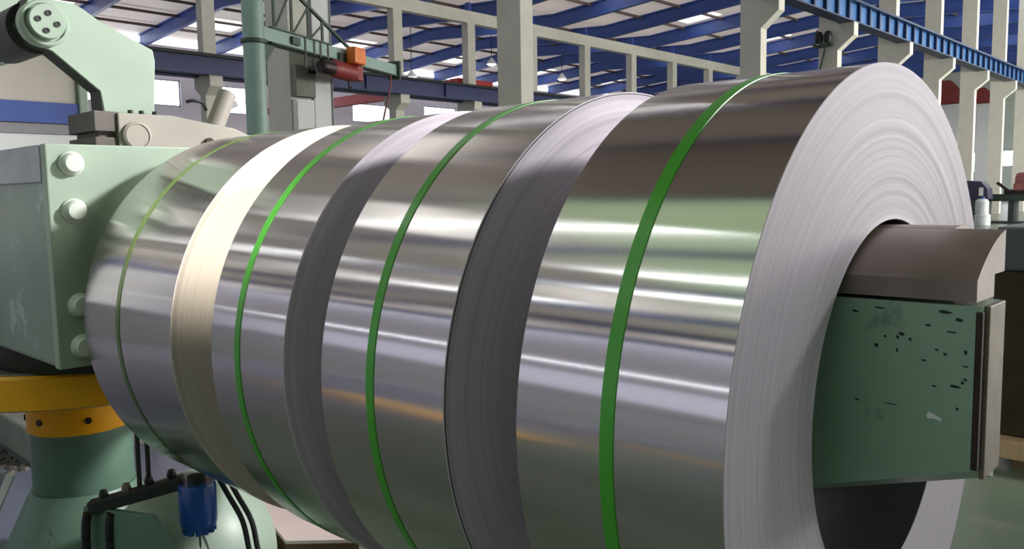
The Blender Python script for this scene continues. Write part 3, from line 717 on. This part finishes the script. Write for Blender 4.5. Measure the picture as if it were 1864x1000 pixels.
for q in ([(0, 0, 0.005), (0.0, 0.0, -0.1), (-0.02, 0, -0.3), (-0.03, 0.0, -0.45)], [(0.012, 0, 0.005), (0.03, 0.02, -0.07), (0.08, 0.05, -0.18), (0.12, 0.08, -0.45)]):
    b = MB(); b.tube(q, 0.0045); b.build('wire', m_gstripe, o)
o = thing('cable_pair', 'pair of black cables curving down beside the blue filter canister', 'cable', (-2.62, 1.36, 0.0))
for k in (0, 1):
    s = 0.022 * k
    b = Local(); b.tube([(-2.70 + s, 1.34 + s, 0.64), (-2.665 + s, 1.365 + s, 0.56), (-2.62 + s, 1.39 + s, 0.47), (-2.60 + s, 1.40 + s, 0.36), (-2.575 + 1.6 * s, 1.42 + s, 0.2), (-2.57 + 2 * s, 1.42 + s, 0.0)], 0.0095, 10); b.build('cable', m_black, o)
o = thing('board_box', 'low brown box with a pale board lid on the floor below the second coil', 'box', (-2.9, 1.75, 0))
q0 = Vector((-2.88, 1.71)); ea = Vector((-0.62, 0.17)); eb = Vector((0.22, 0.21))
P4 = [q0, q0 + eb, q0 + ea + eb, q0 + ea]
b = Local(); b.prism([(p.x, p.y) for p in P4], 'Z', 0.205, 0.22, 0.002); b.build('lid', m_pink, o)
ctr = sum(P4, Vector((0, 0))) / 4
b = Local(); b.prism([tuple(ctr + (p - ctr) * 0.96) for p in P4], 'Z', 0.0, 0.205); b.build('carcass', m_wood_d, o)

# ---------------------------------------------------------------- the slit strip coils
CY, CZ, RO, RI = 1.4448, 1.2384, 0.5638, 0.309
def coil(x0, x1, label, edge, strap_mat, strap_label, sx, seed, sw=0.022):
    rnd = random.Random(seed)
    xc = (x0 + x1) / 2; h = (x1 - x0) / 2
    o = thing('strip_coil', label, 'coil', (xc, CY, CZ), 'slit steel coils on the mandrel')
    n = 46
    def face(sign):
        out = []
        j = 0.0
        for k in range(n + 1):
            r = RO - 0.001 - (RO - RI - 0.002) * k / n
            if rnd.random() < 0.16: j = rnd.uniform(-0.0016, 0.0006)
            out.append((r, sign * (h + j + rnd.uniform(-0.00025, 0.00025)) if 1 < k < n else sign * h))
        return out
    right = face(1); left = face(-1)
    prof = [(RO, -h + 0.001), (RO, 0.0), (RO, h - 0.001)] + right + [(RI, h - 0.001), (RI, -h + 0.001)] + left[::-1]
    mats = []
    m = len(prof)
    for j in range(m):
        r0, r1 = prof[j][0], prof[(j + 1) % m][0]
        if r0 == RO and r1 == RO: mats.append(0)
        elif r0 == RI and r1 == RI: mats.append(2)
        else: mats.append(1)
    b = MB(); b.lathe(prof, 'X', (0, 0, 0), 256, closed=True, mats=mats)
    b.build('windings', [m_barrel, edge, m_bore], o)
    b = MB(); s0 = sx - xc
    b.lathe([(RO + 0.0002, s0 - sw / 2), (RO + 0.0016, s0 - sw / 2 + 0.0006), (RO + 0.0016, s0 + sw / 2 - 0.0006), (RO + 0.0002, s0 + sw / 2)], 'X', (0, 0, 0), 256)
    st = b.build('strap', strap_mat, o); st['label'] = strap_label
    return o
coil(-0.8243, -0.4809, 'nearest and rightmost steel strip coil, its whole wound end face showing', m_edges, m_strap, 'bright green strap', -0.657, 1, 0.0235)
c2 = coil(-1.3322, -0.9852, 'second steel strip coil from the right end of the mandrel', m_edges, m_strap, 'bright green strap', -1.180, 2)
coil(-1.7675, -1.4651, 'third steel strip coil from the right end of the mandrel', m_edges, m_strap, 'green strap', -1.650, 3)
coil(-2.5273, -1.9723, 'farthest and widest steel strip coil, against the recoiler face plate', m_edges_b, m_strap_w, 'dull olive strap', -2.290, 4)

b = MB(); b.lathe([(RO - 0.0045, 0.1734), (RO - 0.0045, 0.1739), (RO - 0.0025, 0.1739), (RO - 0.0025, 0.1734)], 'X', n=256); b.build('loose_lap', m_dark, c2)

# ---------------------------------------------------------------- mandrel end
MD = thing('mandrel', 'green mandrel end with a worn brown steel segment sticking out of the nearest coil', 'mandrel', (-0.45, CY, CZ))
def arc(r, a0, a1, n=14):
    return [(CY + r * math.sin(a), CZ + r * math.cos(a)) for a in [a0 + (a1 - a0) * k / n for k in range(n + 1)]]
RS = 0.3005
a0, a1 = -math.radians(39.4), -math.radians(8.5)
b = Local(); top = arc(RS, a0, a1)
poly = top + [(CY - 0.044, CZ + 0.235), (CY - 0.10, CZ + 0.235), (CY - 0.10, CZ + 0.203), (CY - 0.1905, CZ + 0.203)]
b.prism(poly, 'X', -1.25, -0.305); b.build('near_segment', m_brown, MD)
b = Local(); top = arc(RS, -math.radians(8.0), math.radians(39.4))
b.prism(top + [(CY + 0.19, CZ + 0.2), (CY - 0.03, CZ + 0.2)], 'X', -1.25, -0.375); b.build('far_segment', m_brown, MD)
b = Local()
n = 24
# wedge shaped core: the underside rises towards the free end
yo, yi = CY - 0.188, CY - 0.088
x_a, x_b = -0.88, -0.299
zt = CZ + 0.197
zb_a, zb_b = CZ - 0.345 + 0.0, CZ - 0.034
zb_a = zb_b - 0.36 * (x_b - x_a) * 0.90
V = [(x_a, yo, zb_a), (x_b, yo, zb_b), (x_b, yi, zb_b - 0.035), (x_a, yi, zb_a), (x_a, yo, zt), (x_b, yo, zt), (x_b, yi, zt), (x_a, yi, zt)]
b._add(V, [(0, 1, 2, 3), (4, 7, 6, 5), (0, 4, 5, 1), (1, 5, 6, 2), (2, 6, 7, 3), (3, 7, 4, 0)])
m_core = mat('mandrel_green', (140, 166, 147), 0.36, 0, 0.08, 6, stain=(112, 136, 120), stain_amt=0.4, stain_scale=9)
b.build('core_block', m_core, MD)
b = Local(); b.box(-0.299, -0.292, yo + 0.016, yi, CZ - 0.05, CZ + 0.197, 0.002); b.build('end_plate', m_tan, MD)
b = Local(); b.box(-0.306, -0.297, yo - 0.001, yo + 0.016, CZ - 0.034, CZ + 0.19, 0.002); b.build('edge_strip', m_brown_d, MD)
b = Local(); b.box(-1.25, -0.308, yo - 0.0008, yo + 0.09, CZ + 0.2035, CZ + 0.2305); b.build('dark_lip', m_brown_d, MD)
b = Local(); b.prism(arc(0.29, math.radians(140), math.radians(220)) + [(CY - 0.18, CZ - 0.16), (CY + 0.18, CZ - 0.16)], 'X', -1.25, -0.95); b.build('lower_segment', m_brown_d, MD)
chips = [(-0.4376, 1.3673, 0.0036, 0.0033), (-0.4254, 1.3819, 0.0027, 0.0025), (-0.4023, 1.3876, 0.0053, 0.0024), (-0.4076, 1.3822, 0.0027, 0.0028), (-0.39, 1.3808, 0.0026, 0.0024), (-0.4078, 1.3634, 0.0023, 0.0028), (-0.3543, 1.3697, 0.0025, 0.0024), (-0.3433, 1.3647, 0.0032, 0.0024), (-0.3705, 1.3526, 0.0044, 0.002), (-0.3168, 1.3703, 0.0028, 0.0035), (-0.3352, 1.397, 0.007, 0.0016), (-0.3273, 1.4149, 0.0055, 0.0031), (-0.3663, 1.4041, 0.0051, 0.002), (-0.3162, 1.3315, 0.0028, 0.0023), (-0.3291, 1.3202, 0.0084, 0.0027), (-0.3195, 1.3271, 0.0028, 0.0023), (-0.3562, 1.3169, 0.0043, 0.0016), (-0.3252, 1.2885, 0.0024, 0.0024), (-0.3161, 1.3502, 0.0045, 0.0012), (-0.4637, 1.2804, 0.0037, 0.0017), (-0.4156, 1.2815, 0.0116, 0.0008), (-0.3453, 1.4249, 0.0106, 0.0027), (-0.4351, 1.4237, 0.0094, 0.0016), (-0.4703, 1.4157, 0.0057, 0.0017)]
b = Local()
for (x, z, w_, h_) in chips:
    k = [(x + w_ * math.cos(t) * random.uniform(0.6, 1.15), z + h_ * math.sin(t) * random.uniform(0.6, 1.15) - 0.25 * h_ * math.cos(t)) for t in [i * PI / 4 for i in range(8)]]
    b.prism(k, 'Y', yo - 0.0005, yo + 0.0004)
o = b.build('bare_patches', m_black, MD); o['kind'] = 'stuff'
b = Local(); b.prism([(-0.354 + (x + 0.354) * 0.62, 1.272 + (z - 1.272) * 0.55) for (x, z) in [(-0.372, 1.276), (-0.366, 1.284), (-0.355, 1.2775), (-0.346, 1.274), (-0.338, 1.268), (-0.341, 1.263), (-0.352, 1.267), (-0.36, 1.268), (-0.368, 1.265)]], 'Y', yo - 0.0008, yo + 0.0005)
b.build('paint_chip', m_white, MD)

o = thing('glint_plank', 'unseen yellow plank added for the orange glint on the coils', 'plank', (-4.4, -2.1, 0))  # out of view, added so the coils mirror an orange spot
b = MB(); b.box(-1.0, 0.9, -0.16, 0.16, 0.03, 0.08, 0.005); b.build('board', m_plank, o)
for x in (-0.8, 0.6):
    b = MB(); b.box(x, x + 0.1, -0.15, 0.15, 0, 0.03); b.build('batten', m_wood_d, o)
HALL = (0.4, 6.6, 7.6)
spot('added_hall_light', HALL, (-0.6, 5.6, 0.0), 1500, 0.2, 58, (0.96, 1.0, 0.96), 0.6)  # added spot, brightens the floor behind the coils
o = thing('added_hall_lamp', 'bell shaped lamp added to brighten the floor behind the coils', 'lamp', HALL)
b = MB(); b.lathe([(0, 0.35), (0.1, 0.35), (0.14, 0.25), (0.36, 0.02), (0.35, 0.02), (0.12, 0.22), (0, 0.25)], 'Z', n=28); b.build('lamp_shade', m_white, o)
b = MB(); b.box(-0.02, 0.02, -0.02, 0.02, 0.35, 5.6); b.build('hanger', m_dark, o)
# housings for the two added spots that light the coils
o = thing('added_fill_lamp', 'unseen narrow lamp on a stand, added to brighten the farthest coil', 'lamp', (FILL[0], FILL[1], 0))
dv = (Vector((-2.03, 1.03, 1.63)) - Vector(FILL)).normalized(); q = dv.to_track_quat('Z', 'Y').to_matrix()
b = MB(); b.lathe([(0, -0.25), (0.07, -0.25), (0.11, -0.02), (0.10, -0.02), (0.06, -0.22), (0, -0.22)], 'Z', (0, 0, FILL[2]), n=24, frame=q); b.build('reflector', m_white, o)
b = MB(); b.cyl((0, 0, 0.04), (0, 0, FILL[2] - 0.14), 0.02, 12); b.box(-0.3, 0.3, -0.3, 0.3, 0, 0.04); b.build('stand', m_dark, o)
o = thing('sun_standin_lamp', 'unseen lamp added in place of the sun, hanging beside the recoiler', 'lamp', KEY)
dirv = (Vector((-3.7, 0.6, 1.7)) - Vector(KEY)).normalized(); q = dirv.to_track_quat('Z', 'Y').to_matrix()
b = MB(); b.lathe([(0, -0.6), (0.12, -0.6), (0.2, -0.4), (0.42, -0.02), (0.40, -0.02), (0.18, -0.4), (0, -0.45)], 'Z', n=32, frame=q); b.build('reflector', m_white, o)
b = MB(); b.box(-0.02, 0.02, -0.02, 0.02, 0.3, 6.4); b.build('hanger', m_dark, o)
